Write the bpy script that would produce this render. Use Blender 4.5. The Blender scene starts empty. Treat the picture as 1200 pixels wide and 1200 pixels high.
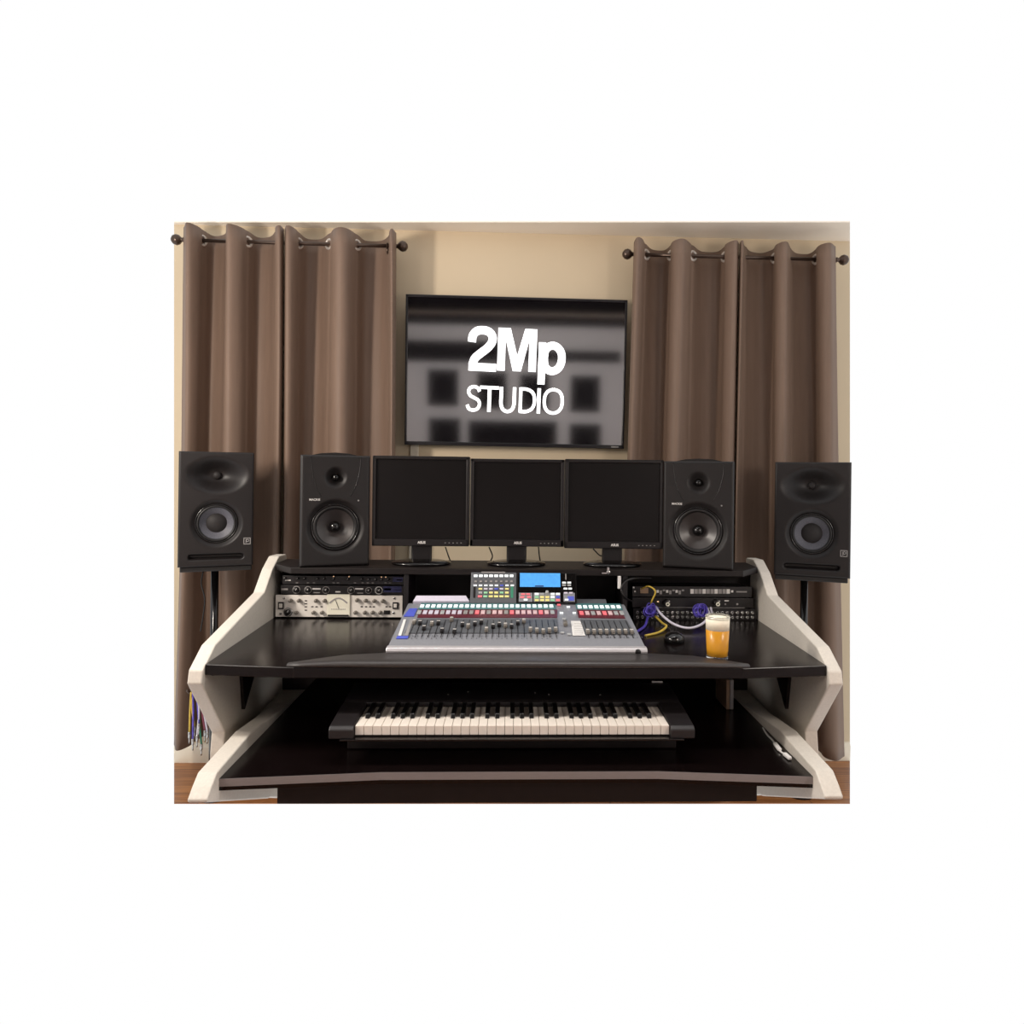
import bpy, bmesh, math, random
from mathutils import Vector, Matrix
random.seed(7)
SC = bpy.context.scene
COL = SC.collection
PI = math.pi

# ------------------------------------------------------------------ camera
F = 800.0
PPX, PPY = 629.0, 558.0
CAM = Vector((0.0, -3.45, 1.44))
YAW, ROLL = 0.036, 0.012
RC = Matrix.Rotation(-YAW, 3, 'Z') @ Matrix.Rotation(PI/2, 3, 'X') @ Matrix.Rotation(ROLL, 3, 'Z')
cd = bpy.data.cameras.new('camera'); co = bpy.data.objects.new('camera', cd); COL.objects.link(co)
co.matrix_world = Matrix.Translation(CAM) @ RC.to_4x4()
cd.sensor_fit = 'HORIZONTAL'; cd.sensor_width = 36.0; cd.lens = F/1200*36.0
cd.shift_x = (600-PPX)/1200; cd.shift_y = (PPY-600)/1200
cd.clip_start = 0.02
SC.camera = co

def ray(px, py):
    return RC @ Vector(((px-PPX)/F, -(py-PPY)/F, -1.0))
def at(px, py, Y):
    d = ray(px, py); return CAM + d*((Y-CAM.y)/d.y)
def atz(px, py, z):
    d = ray(px, py); return CAM + d*((z-CAM.z)/d.z)
def onp(px, py, p0, n):
    d = ray(px, py); return CAM + d*((p0-CAM).dot(n)/d.dot(n))
def YZ(Z): return Z - 3.45

# --------------------------------------------------------------- materials
def srgb(r, g, b):
    f = lambda c: (c/255/12.92) if c/255 <= .04045 else ((c/255+.055)/1.055)**2.4
    return (f(r), f(g), f(b), 1)
def mat(name, col, rough=.5, metal=0, spec=.5, var=.08, scale=40, bump=0, bscale=300, emit=None, estr=0, coat=0, ior=None, sheen=0, stretch=None):
    m = bpy.data.materials.new(name); m.use_nodes = True
    nt = m.node_tree; N = nt.nodes; L = nt.links; b = N['Principled BSDF']
    b.inputs['Roughness'].default_value = rough; b.inputs['Metallic'].default_value = metal
    b.inputs['Specular IOR Level'].default_value = spec
    if ior: b.inputs['IOR'].default_value = ior
    b.inputs['Coat Weight'].default_value = coat
    if sheen:
        b.inputs['Sheen Weight'].default_value = sheen; b.inputs['Sheen Roughness'].default_value = .5
    tc = N.new('ShaderNodeTexCoord'); mp = N.new('ShaderNodeMapping'); L.new(tc.outputs['Object'], mp.inputs['Vector'])
    if stretch: mp.inputs['Scale'].default_value = stretch
    nz = N.new('ShaderNodeTexNoise'); nz.inputs['Scale'].default_value = scale; nz.inputs['Detail'].default_value = 4
    L.new(mp.outputs['Vector'], nz.inputs['Vector'])
    rp = N.new('ShaderNodeValToRGB')
    rp.color_ramp.elements[0].position = .3; rp.color_ramp.elements[1].position = .7
    rp.color_ramp.elements[0].color = tuple(c*(1-var) for c in col[:3])+(1,)
    rp.color_ramp.elements[1].color = tuple(min(1, c*(1+var)) for c in col[:3])+(1,)
    L.new(nz.outputs['Fac'], rp.inputs['Fac']); L.new(rp.outputs['Color'], b.inputs['Base Color'])
    if bump:
        n2 = N.new('ShaderNodeTexNoise'); n2.inputs['Scale'].default_value = bscale; n2.inputs['Detail'].default_value = 3
        L.new(tc.outputs['Object'], n2.inputs['Vector'])
        bp = N.new('ShaderNodeBump'); bp.inputs['Strength'].default_value = bump; bp.inputs['Distance'].default_value = .002
        L.new(n2.outputs['Fac'], bp.inputs['Height']); L.new(bp.outputs['Normal'], b.inputs['Normal'])
    if emit:
        b.inputs['Emission Color'].default_value = emit; b.inputs['Emission Strength'].default_value = estr
    return m

def wood_floor():
    m = bpy.data.materials.new('hardwood floor'); m.use_nodes = True
    nt = m.node_tree; N = nt.nodes; L = nt.links; b = N['Principled BSDF']
    tc = N.new('ShaderNodeTexCoord'); mp = N.new('ShaderNodeMapping')
    mp.inputs['Rotation'].default_value = (0, 0, 0)
    L.new(tc.outputs['Object'], mp.inputs['Vector'])
    br = N.new('ShaderNodeTexBrick'); br.inputs['Scale'].default_value = 1
    br.inputs['Brick Width'].default_value = .9; br.inputs['Row Height'].default_value = .085; br.inputs['Mortar Size'].default_value = .0015
    br.inputs['Color1'].default_value = srgb(176, 118, 68); br.inputs['Color2'].default_value = srgb(150, 92, 50); br.inputs['Mortar'].default_value = srgb(74, 42, 24)
    L.new(mp.outputs['Vector'], br.inputs['Vector'])
    mp2 = N.new('ShaderNodeMapping'); mp2.inputs['Scale'].default_value = (3, 60, 3); L.new(tc.outputs['Object'], mp2.inputs['Vector'])
    nz = N.new('ShaderNodeTexNoise'); nz.inputs['Scale'].default_value = 1.5; nz.inputs['Detail'].default_value = 6
    L.new(mp2.outputs['Vector'], nz.inputs['Vector'])
    mx = N.new('ShaderNodeMix'); mx.data_type = 'RGBA'; mx.blend_type = 'MULTIPLY'; mx.inputs[0].default_value = .75
    rp = N.new('ShaderNodeValToRGB'); rp.color_ramp.elements[0].position = .35; rp.color_ramp.elements[0].color = (.45, .38, .32, 1); rp.color_ramp.elements[1].position = .62
    L.new(nz.outputs['Fac'], rp.inputs['Fac']); L.new(br.outputs['Color'], mx.inputs[6]); L.new(rp.outputs['Color'], mx.inputs[7])
    L.new(mx.outputs[2], b.inputs['Base Color']); b.inputs['Roughness'].default_value = .35
    return m

M = {}
M['wall'] = mat('beige wall paint', srgb(203, 185, 157), .75, var=.02, scale=3, bump=.05, bscale=250)
M['rearwall'] = mat('pale rear wall paint', srgb(222, 218, 220), .8, var=.02, scale=3)
M['ceil'] = mat('ceiling paint', srgb(244, 234, 220), .85, var=.02, scale=4)
M['darkceil'] = mat('dark ceiling felt', srgb(14, 10, 13), .95, spec=0, var=.1)
M['trim'] = mat('cream trim paint', srgb(232, 222, 202), .5, var=.02)
M['floor'] = wood_floor()
M['curtain'] = mat('brown blackout curtain', srgb(116, 95, 81), .6, var=.06, scale=8, bump=.12, bscale=500, spec=.35, stretch=(6, 6, .6))
M['rod'] = mat('dark bronze rod', srgb(84, 70, 62), .3, .8)
M['grommet'] = mat('pewter grommet', srgb(196, 186, 176), .35, .5)
M['white'] = mat('cream desk lacquer', srgb(206, 199, 188), .45, var=.05, scale=150, bump=.15, bscale=200)
M['top'] = mat('black desk laminate', srgb(14, 8, 8), .22, spec=.32, var=.1, scale=30)
M['blackmdf'] = mat('matt black board', srgb(20, 13, 12), .55, spec=.3, var=.15)
M['edge'] = mat('grey edge banding', srgb(134, 128, 127), .4, var=.05, stretch=(1, 8, 8))
M['pad'] = mat('black leatherette', srgb(50, 46, 45), .42, spec=.5, var=.1, scale=80, bump=.2, bscale=350)
M['spk'] = mat('black speaker vinyl', srgb(29, 26, 26), .5, spec=.35, var=.08, scale=120, bump=.1, bscale=500)
M['spk2'] = mat('satin black speaker baffle', srgb(29, 25, 25), .45, spec=.35, var=.06, scale=100)
M['gloss'] = mat('gloss black plastic', srgb(16, 14, 14), .15, spec=.5, var=.05)
M['rubber'] = mat('black rubber surround', srgb(20, 18, 18), .45, var=.1)
M['cone'] = mat('charcoal cone', srgb(52, 47, 46), .36, spec=.6, var=.06, scale=60)
M['cap'] = mat('dull dark dust cap', srgb(40, 37, 37), .6, spec=.3)
M['kevlar'] = mat('woven grey cone', srgb(84, 84, 92), .5, var=.25, scale=260)
M['plastic'] = mat('black monitor plastic', srgb(22, 18, 19), .4, spec=.35, var=.06)
M['screen'] = mat('matt dark screen', srgb(18, 15, 15), .34, spec=.17, var=.05, scale=4)
M['tvframe'] = mat('black tv casing', srgb(16, 12, 16), .3, var=.05)
M['tvscreen'] = mat('glossy dark tv screen', srgb(10, 8, 11), .07, ior=3.2, var=.03)
M['tvtext'] = mat('lit white letters', (1, 1, 1, 1), .5, emit=(.93, .96, 1, 1), estr=1.15)
M['silver'] = mat('brushed silver panel', srgb(228, 222, 214), .38, 0, var=.05, scale=60, stretch=(1, 20, 20))
M['chrome'] = mat('chrome', srgb(190, 188, 186), .2, 1)
M['label'] = mat('white print', srgb(225, 222, 218), .5, var=.02)
M['dim'] = mat('grey print', srgb(150, 146, 144), .5, var=.02)
M['rackblk'] = mat('black rack steel', srgb(22, 18, 20), .38, var=.08)
M['knob'] = mat('black knob', srgb(26, 23, 24), .35, var=.05)
M['gknob'] = mat('grey knob', srgb(130, 124, 116), .35, .3, var=.05)
M['navy'] = mat('navy panel', srgb(42, 44, 92), .4, var=.05)
M['vu'] = mat('cream meter face', srgb(232, 228, 210), .35, var=.03)
M['mix'] = mat('grey console metal', srgb(146, 147, 153), .42, .25, var=.05, scale=120)
M['mixdk'] = mat('dark grey console panel', srgb(92, 94, 98), .45, .1, var=.06)
M['mixlt'] = mat('pale grey console lip', srgb(190, 186, 188), .35, .3, var=.03)
M['lav'] = mat('pale lavender plate', srgb(212, 206, 220), .35, var=.02)
M['btnw'] = mat('lit white button', srgb(240, 246, 246), .4, emit=(.9, 1, 1, 1), estr=.35)
M['btng'] = mat('grey button', srgb(170, 172, 172), .4)
M['red'] = mat('red display', srgb(150, 34, 44), .4, emit=srgb(190, 40, 50), estr=.12)
M['maroon'] = mat('maroon display strip', srgb(96, 40, 50), .4, var=.05)
M['teal'] = mat('teal strip', srgb(70, 120, 122), .4, var=.05)
M['redlt'] = mat('pink lit button', srgb(235, 120, 128), .4, emit=srgb(240, 90, 100), estr=.25)
M['pink'] = mat('pale pink button', srgb(222, 188, 190), .4)
M['blue'] = mat('blue lit button', srgb(82, 92, 176), .4, emit=srgb(60, 80, 220), estr=.2)
M['yel'] = mat('yellow lit button', srgb(226, 214, 140), .4, emit=srgb(230, 215, 120), estr=.2)
M['grn'] = mat('green lit button', srgb(150, 200, 160), .4, emit=srgb(120, 210, 150), estr=.15)
M['lcd'] = mat('blue lcd screen', srgb(70, 140, 205), .3, emit=srgb(78, 160, 225), estr=.55, var=.15, scale=90)
M['keyw'] = mat('ivory white key', srgb(238, 228, 216), .3, var=.02)
M['keyb'] = mat('black key', srgb(14, 12, 12), .3, var=.05)
M['kbd'] = mat('black keyboard casing', srgb(28, 24, 25), .45, var=.08, bump=.1, bscale=600)
M['cblk'] = mat('black cable', srgb(18, 15, 15), .5)
M['cpur'] = mat('violet blue cable', srgb(84, 70, 176), .35, var=.35, scale=60)
M['cwht'] = mat('pale grey cable', srgb(205, 200, 212), .4)
M['cyel'] = mat('yellow cable', srgb(206, 176, 70), .4)
M['cgrn'] = mat('green cable', srgb(60, 140, 110), .4)
M['cred'] = mat('maroon cable', srgb(130, 60, 78), .4)
M['paper'] = mat('tan paper', srgb(150, 122, 98), .7, var=.15, scale=20)
M['beer'] = mat('amber drink', srgb(214, 150, 40), .25, var=.12, scale=18)
M['foam'] = mat('white foam', srgb(244, 236, 214), .7, var=.04, scale=80, bump=.2)
g = bpy.data.materials.new('clear glass'); g.use_nodes = True; gb = g.node_tree.nodes['Principled BSDF']
gb.inputs['Transmission Weight'].default_value = 1; gb.inputs['Roughness'].default_value = .02; gb.inputs['IOR'].default_value = 1.45
M['glass'] = g
M['led'] = mat('small lit led', srgb(255, 220, 180), .4, emit=srgb(255, 200, 150), estr=.8)

# ------------------------------------------------------------ mesh builder
def cr(pts, n=8, closed=False):
    P = [Vector(p) for p in pts]; out = []
    k = len(P)
    rng = range(k if closed else k-1)
    for i in rng:
        p0 = P[i-1] if (i > 0 or closed) else P[0]*2-P[1]
        p1 = P[i]; p2 = P[(i+1) % k]
        p3 = P[(i+2) % k] if (i+2 < k or closed) else P[-1]*2-P[-2]
        for j in range(n):
            t = j/n
            out.append(.5*((2*p1)+(p2-p0)*t+(2*p0-5*p1+4*p2-p3)*t*t+(3*p1-p0-3*p2+p3)*t**3))
    if not closed: out.append(P[-1].copy())
    return out

class MB:
    def __init__(s): s.bm = bmesh.new()
    def _add(s, bm2, mtx=None):
        if mtx is not None: bm2.transform(mtx)
        me = bpy.data.meshes.new('tmp'); bm2.to_mesh(me); bm2.free(); s.bm.from_mesh(me); bpy.data.meshes.remove(me); return s
    def box(s, c, size, bev=0, rot=None, seg=2):
        b = bmesh.new(); bmesh.ops.create_cube(b, size=1)
        bmesh.ops.scale(b, vec=Vector(size), verts=b.verts)
        if bev: bmesh.ops.bevel(b, geom=b.edges[:], offset=bev, segments=seg, affect='EDGES', profile=.5)
        m = Matrix.Translation(Vector(c))
        if rot is not None: m = m @ rot.to_4x4()
        return s._add(b, m)
    def prism(s, prof, axis, a, b_, bev=0):
        """extrude a closed 2D outline; axis 'x': outline (y,z); 'y': (x,z); 'z': (x,y)"""
        b = bmesh.new()
        def mk(p, t):
            return {'x': (t, p[0], p[1]), 'y': (p[0], t, p[1]), 'z': (p[0], p[1], t)}[axis]
        va = [b.verts.new(mk(p, a)) for p in prof]; vb = [b.verts.new(mk(p, b_)) for p in prof]
        n = len(prof)
        b.faces.new(va); b.faces.new(vb[::-1])
        for i in range(n): b.faces.new((va[i], vb[i], vb[(i+1) % n], va[(i+1) % n]))
        bmesh.ops.recalc_face_normals(b, faces=b.faces[:])
        if bev:
            bmesh.ops.bevel(b, geom=b.edges[:], offset=bev, segments=2, affect='EDGES', profile=.5, clamp_overlap=True)
        return s._add(b)
    def lathe(s, prof, mtx=None, n=40, sx=1, sy=1):
        """prof: (r,h) about local Z"""
        b = bmesh.new(); rings = []
        for r, h in prof:
            if r < 1e-6: rings.append([b.verts.new((0, 0, h))])
            else: rings.append([b.verts.new((r*sx*math.cos(2*PI*i/n), r*sy*math.sin(2*PI*i/n), h)) for i in range(n)])
        for A, B in zip(rings, rings[1:]):
            for i in range(n):
                j = (i+1) % n
                if len(A) == 1 and len(B) == 1: continue
                if len(A) == 1: b.faces.new((A[0], B[i], B[j]))
                elif len(B) == 1: b.faces.new((A[i], B[0], A[j]))
                else: b.faces.new((A[i], B[i], B[j], A[j]))
        bmesh.ops.recalc_face_normals(b, faces=b.faces[:])
        for f in b.faces: f.smooth = True
        return s._add(b, mtx)
    def cyl(s, c, r, h, axis='z', n=24, bev=0):
        m = Matrix.Translation(Vector(c))
        if axis == 'y': m = m @ Matrix.Rotation(PI/2, 4, 'X')
        if axis == 'x': m = m @ Matrix.Rotation(PI/2, 4, 'Y')
        e = bev
        prof = [(0, -h/2), (r-e, -h/2), (r, -h/2+e), (r, h/2-e), (r-e, h/2), (0, h/2)] if e else [(0, -h/2), (r, -h/2), (r, h/2), (0, h/2)]
        s.lathe(prof, m, n)
        return s
    def tube(s, pts, r, n=8, k=6, smooth=True):
        P = cr(pts, k) if smooth else [Vector(p) for p in pts]
        b = bmesh.new(); rings = []
        up = None
        for i, p in enumerate(P):
            t = (P[min(i+1, len(P)-1)]-P[max(i-1, 0)]).normalized()
            if up is None:
                up = Vector((0, 0, 1)) if abs(t.z) < .9 else Vector((1, 0, 0))
            u = (up - t*up.dot(t)).normalized(); v = t.cross(u); up = u
            rings.append([b.verts.new(p+(u*math.cos(2*PI*j/n)+v*math.sin(2*PI*j/n))*r) for j in range(n)])
        for A, B in zip(rings, rings[1:]):
            for j in range(n): b.faces.new((A[j], A[(j+1) % n], B[(j+1) % n], B[j]))
        b.faces.new(rings[0][::-1]); b.faces.new(rings[-1])
        for f in b.faces: f.smooth = True
        return s._add(b)
    def torus(s, c, R, r, axis='y', n=32, m_=10, sx=1):
        prof = [(R+r*math.cos(2*PI*i/m_), r*math.sin(2*PI*i/m_)) for i in range(m_+1)]
        m = Matrix.Translation(Vector(c))
        if axis == 'y': m = m @ Matrix.Rotation(PI/2, 4, 'X')
        if axis == 'x': m = m @ Matrix.Rotation(PI/2, 4, 'Y')
        return s.lathe(prof, m, n, sx=sx)
    def ribbon(s, pts, w, y0, y1, k=8, smooth=True):
        """flat stroke in the local xz plane, thickness y0..y1"""
        P = cr([(p[0], p[1], 0) for p in pts], k) if smooth else [Vector((p[0], p[1], 0)) for p in pts]
        b = bmesh.new(); rows = []
        for i, p in enumerate(P):
            t = (P[min(i+1, len(P)-1)]-P[max(i-1, 0)]).normalized(); nn = Vector((-t.y, t.x, 0))
            l, r = p+nn*w/2, p-nn*w/2
            rows.append([b.verts.new((l.x, y0, l.y)), b.verts.new((r.x, y0, r.y)), b.verts.new((r.x, y1, r.y)), b.verts.new((l.x, y1, l.y))])
        for A, B in zip(rows, rows[1:]):
            for j in range(4): b.faces.new((A[j], A[(j+1) % 4], B[(j+1) % 4], B[j]))
        b.faces.new(rows[0][::-1]); b.faces.new(rows[-1])
        bmesh.ops.recalc_face_normals(b, faces=b.faces[:])
        return s._add(b)
    def text(s, txt, size, mtx, ext=.0006, bold=0, align='CENTER'):
        cu = bpy.data.curves.new('t', 'FONT'); cu.body = txt; cu.size = size; cu.extrude = ext; cu.offset = bold
        cu.align_x = align; cu.align_y = 'CENTER'
        o = bpy.data.objects.new('t', cu); COL.objects.link(o)
        dg = bpy.context.evaluated_depsgraph_get(); me = bpy.data.meshes.new_from_object(o.evaluated_get(dg))
        b = bmesh.new(); b.from_mesh(me); bpy.data.objects.remove(o); bpy.data.curves.remove(cu); bpy.data.meshes.remove(me)
        return s._add(b, mtx)

def build(name, mb, m, parent=None, off=None, smooth=None):
    if off is not None: bmesh.ops.translate(mb.bm, vec=-Vector(off), verts=mb.bm.verts)
    me = bpy.data.meshes.new(name); mb.bm.to_mesh(me); mb.bm.free()
    me.materials.append(M[m] if isinstance(m, str) else m)
    if smooth is not None:
        for p in me.polygons: p.use_smooth = smooth
    o = bpy.data.objects.new(name, me); COL.objects.link(o)
    if parent: o.parent = parent
    return o
def struct(name, mb, m):
    o = build(name, mb, m); o['kind'] = 'structure'; return o
def tag(o, label, cat, group=None):
    o['label'] = label; o['category'] = cat
    if group: o['group'] = group
    return o
def thing(name, label, cat, loc=(0, 0, 0), rot=(0, 0, 0), group=None):
    o = bpy.data.objects.new(name, None); COL.objects.link(o); o.empty_display_size = .05
    o.location = loc; o.rotation_euler = rot
    return tag(o, label, cat, group)
def solo(name, mb, m, label, cat, loc, group=None):
    """a thing that is one mesh, built in world coordinates, origin moved to loc"""
    o = build(name, mb, m, None, loc); o.location = loc
    return tag(o, label, cat, group)
XF = Matrix.Rotation(PI/2, 4, 'X')      # text and lathes facing the room (-y)

# ----------------------------------------------------------------- setting
zc = at(600, 273, 0).z
def edge(px, z):          # where the wall ends at a given height
    a, b = at(px, 255, 0), at(px, 915, 0); return a.x+(b.x-a.x)*(z-a.z)/(b.z-a.z)
xl, xr = edge(204, 0), edge(996, 0)
w = MB(); w.prism([(xl, 0), (xr, 0), (edge(996, zc), zc), (edge(204, zc), zc)], 'y', 0, .06)
struct('wall_back', w, 'wall')
pl, pr = atz(204, 260.5, zc), atz(996, 260.5, zc)
w = MB(); w.prism([(edge(204, zc), 0), (edge(204, zc), .06), (edge(996, zc), .06), (edge(996, zc), 0), (pr.x, min(pr.y, -.002)), (pl.x, min(pl.y, -.002))], 'z', zc, zc+.006)
w.box((0, -2.83, zc+.02), (3.64, 2.14, .04))
struct('ceiling', w, 'ceil')
fl, fr = atz(204, 941, 0), atz(996, 941, 0)
w = MB(); w.prism([(xl, 0), (xl, .06), (xr, .06), (xr, 0), (fr.x, fr.y), (fl.x, fl.y)], 'z', -.004, 0)
w.box((0, -2.83, -.02), (3.64, 2.14, .04))
struct('floor', w, 'floor')
w = MB(); w.prism([(0, 0), (-.012, 0), (-.014, .075), (-.008, .09), (0, .095)], 'x', xl+.005, xr-.005)
struct('baseboard_back', w, 'trim')
w = MB(); w.box((-1.82, -2.83, zc/2), (.04, 2.14, zc)); struct('wall_left', w, 'rearwall')
w = MB(); w.box((1.82, -2.83, zc/2), (.04, 2.14, zc)); struct('wall_right', w, 'rearwall')
w = MB(); w.box((0, -3.92, zc/2), (3.6, .04, zc)); struct('wall_rear', w, 'rearwall')
# dark acoustic boards fixed to the rear wall and the rear ceiling (seen only mirrored in the TV)
w = MB()
for x0, x1, z0, z1 in ((-.88, -.57, 1.79, 2.16), (-.37, -.07, 1.77, 2.14), (.07, .37, 1.77, 2.13), (.6, .9, 1.75, 2.12),
                       (-.87, -.55, 1.30, 1.66), (-.46, .46, 1.33, 1.64), (.6, .92, 1.28, 1.62)):
    w.box(((x0+x1)/2, -3.88, (z0+z1)/2-.05), (x1-x0, .04, z1-z0), .006)
w.box((-.75, -3.86, 2.30), (1.3, .08, .20)); w.box((0, -3.87, 2.62), (3.5, .06, .10))
w.box((.6, -3.86, 2.27), (1.0, .08, .10))
struct('trim_1', w, 'darkceil')
w = MB(); w.box((0, -2.6, zc-.012), (3.4, 1.6, .02)); struct('trim_2', w, 'darkceil')

# ------------------------------------------------------- curtain rods
YR = -.14
AMP = .092
def rod(x0, x1, y0p, y1p, ends, label):
    p0, p1 = at(x0, y0p, YR), at(x1, y1p, YR)
    base = Vector(((p0.x+p1.x)/2, 0, (p0.z+p1.z)/2))
    t = thing('curtain_rod', label, 'curtain rod', base)
    build('rod', MB().tube([p0, p1], .009, 12, 1, False), 'rod', t, base)
    for (e, p, d) in ends:
        q = p0 if e == 0 else p1
        m = MB(); m.lathe([(0, -.018), (.011, -.015), (.013, -.006), (.009, 0), (.012, .006), (.022, .016), (.026, .028), (.022, .042), (.010, .052), (0, .054)],
                          Matrix.Translation(q) @ Matrix.Rotation(d*PI/2, 4, 'Y'), 20)
        build('finial', m, 'rod', t, base)
        bx = q.x - d*.045
        m = MB(); m.tube([(bx, -.004, q.z-.03), (bx, YR+.02, q.z-.03), (bx, YR, q.z-.012)], .006, 8)
        m.box((bx, -.006, q.z-.03), (.024, .012, .06), .003)
        m.torus((bx, YR, q.z), .012, .004, 'x', 16, 6)
        build('bracket', m, 'rod', t, base)
    return p0, p1
LR = rod(214, 465, 281, 288.5, ((0, 0, -1), (1, 0, 1)), 'dark bronze curtain rod left of the wall television, its ball end beside the screen')
RR = rod(742, 982, 298, 304.5, ((0, 0, -1), (1, 0, 1)), 'dark bronze curtain rod right of the wall television')

def curtain(ctrl, R, ztop_px, zbot_px, gx, spreadL, spreadR, label, seed):
    rnd = random.Random(seed)
    pts = []
    pc = (ctrl[0][0]+ctrl[-1][0])/2; hw = (ctrl[-1][0]-ctrl[0][0])/2
    def rz(x): return R[0].z + (R[1].z-R[0].z)*(x-R[0].x)/(R[1].x-R[0].x)
    for px, d in ctrl:
        Y = YR + d*AMP
        pts.append((at(px, 290, Y).x, Y, 0))
    P = cr(pts, 7)
    for p in P:          # front folds pinch to a soft ridge
        if p.y < YR: p.y = YR-AMP*((YR-p.y)/AMP)**1.5
    x0, x1 = P[0].x, P[-1].x
    zt = rz((x0+x1)/2) + ztop_px; zb = zbot_px
    base = Vector(((x0+x1)/2, YR, zb))
    rows = 34; b = MB(); vs = []
    ph = [rnd.uniform(0, 6.28) for _ in range(4)]
    for r in range(rows+1):
        t = r/rows
        row = []
        for i, p in enumerate(P):
            s = (p.x-x0)/(x1-x0)
            u = i/len(P)
            z = zt + (rz(p.x)-rz((x0+x1)/2)) + (zb-zt)*t
            dx = (spreadL*(1-s)+spreadR*s)*t
            wob = .012*t*math.sin(u*9+ph[0]+t*2.2) + .006*t*math.sin(u*23+ph[1]+t*5)
            fall = 1-.18*math.sin(t*PI)+.06*math.sin(u*14+ph[2])*t
            y = YR + (p.y-YR)*fall + wob*.6
            row.append(b.bm.verts.new((p.x+dx+wob*.5, min(y, -.03), z)))
        vs.append(row)
    for A, B in zip(vs, vs[1:]):
        for i in range(len(A)-1): b.bm.faces.new((A[i], A[i+1], B[i+1], B[i]))
    t_ = thing('curtain', label, 'curtain', base, group='brown eyelet curtains')
    o = build('fabric', b, 'curtain', t_, base, True)
    sm = o.modifiers.new('thickness', 'SOLIDIFY'); sm.thickness = .003
    for px in gx:
        x = at(px, 290, YR).x
        # local fabric direction at the crossing
        i = min(range(1, len(P)-1), key=lambda j: abs(P[j].x-x)+abs(P[j].y-YR)*2)
        d = (P[i+1]-P[i-1]).normalized(); ang = math.atan2(d.y, d.x)
        m = MB(); m.lathe([(.0215+.007*math.cos(2*PI*q/8), .007*math.sin(2*PI*q/8)) for q in range(9)],
                          Matrix.Translation((P[i].x, P[i].y, rz(x))) @ Matrix.Rotation(ang*.68, 4, 'Z') @ XF, 20)
        build('grommet', m, 'grommet', t_, base)
curtain([(214, -.4), (219, -1), (230, -.6), (238, .1), (250, .9), (262, .7), (266, .1), (264, -.6), (268, -1), (280, -.7), (290, 0), (302, .9), (316, .8), (322, .1), (322, -.7), (327, -1), (331, -.6)],
        LR, .050, .15, (238, 290), -.014, .01, 'leftmost brown curtain with eyelets, its outer edge near the edge of the wall', 1)
curtain([(333, -.6), (336, -1), (343, -.8), (350, 0), (360, .9), (376, .9), (385, .1), (390, -.7), (398, -1), (408, -.8), (418, 0), (428, .9), (446, .9), (455, .2), (456, -.6), (459, -1), (463, -.5)],
        LR, .050, .15, (350, 385, 418), 0, .02, 'brown eyelet curtain hanging just left of the wall television', 2)
curtain([(744, -.4), (747, -1), (753, -.8), (757, 0), (764, .8), (778, .9), (786, .1), (790, -.7), (800, -1), (808, -.6), (812, 0), (822, .9), (840, .9), (849, .1), (853, -.6), (862, -1), (866, -.7)],
        RR, .050, .095, (757, 787, 812, 849), -.045, -.005, 'brown eyelet curtain hanging just right of the wall television', 3)
curtain([(868, -.6), (870, -1), (873, -.3), (878, .6), (892, .9), (904, .4), (908, 0), (912, -.7), (921, -1), (926, -.5), (927, .2), (934, .8), (948, .8), (956, .1), (962, -.7), (972, -1), (980, -.6)],
        RR, .050, .095, (908, 956), -.01, .075, 'rightmost brown curtain with eyelets, behind the right-hand stand speaker', 4)

# ------------------------------------------------------------- television
TY = -.10
tl, tr, br_, bl = at(476, 346, TY), at(734, 353, TY), at(732, 527, TY), at(474, 520, TY)
tc_ = (tl+tr+br_+bl)/4
TW = ((tr-tl).length+(br_-bl).length)/2; TH = ((tl-bl).length+(tr-br_).length)/2
troll = math.atan2(tr.z-tl.z, tr.x-tl.x)
tv = thing('television', 'wall-mounted black television showing 2Mp STUDIO in white letters', 'television', tc_)
tv.matrix_world = Matrix.Translation(tc_) @ Matrix.Rotation(math.radians(3.2), 4, 'X') @ Matrix.Rotation(-troll, 4, 'Y')
K = TW/258.
m = MB(); m.box((0, .018, 0), (TW, .03, TH), .004); m.box((0, .045, -.05), (TW*.6, .03, TH*.55), .01)
build('casing', m, 'tvframe', tv)
m = MB(); bz = .010
m.box((0, -.002, TH/2-bz/2), (TW, .012, bz), .002); m.box((0, -.002, -TH/2+bz*.9), (TW, .012, bz*1.8), .002)
m.box((-TW/2+bz/2, -.002, 0), (bz, .012, TH), .002); m.box((TW/2-bz/2, -.002, 0), (bz, .012, TH), .002)
build('bezel', m, 'tvframe', tv)
m = MB(); m.box((0, .001, .004), (TW-2*bz+.002, .004, TH-2.6*bz)); build('screen', m, 'tvscreen', tv)
cs, sn = math.cos(troll), math.sin(troll)
def tp(px, py):
    dx, dz = (px-604.)*K, -(py-436.5)*K
    # undo the small tilt of the set so letters sit level in its own frame
    return (dx*cs+dz*sn*0+dz*.012, dz - dx*math.tan(troll)*1.0)
def tpp(L): return [tp(*p) for p in L]
def ribs(m, L, wpx, smooth=True): m.ribbon(tpp(L), wpx*K, -.0035, -.0005, 10, smooth)
def letter(fn):
    m = MB(); fn(m); return build('letter', m, 'tvtext', tv)
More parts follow.
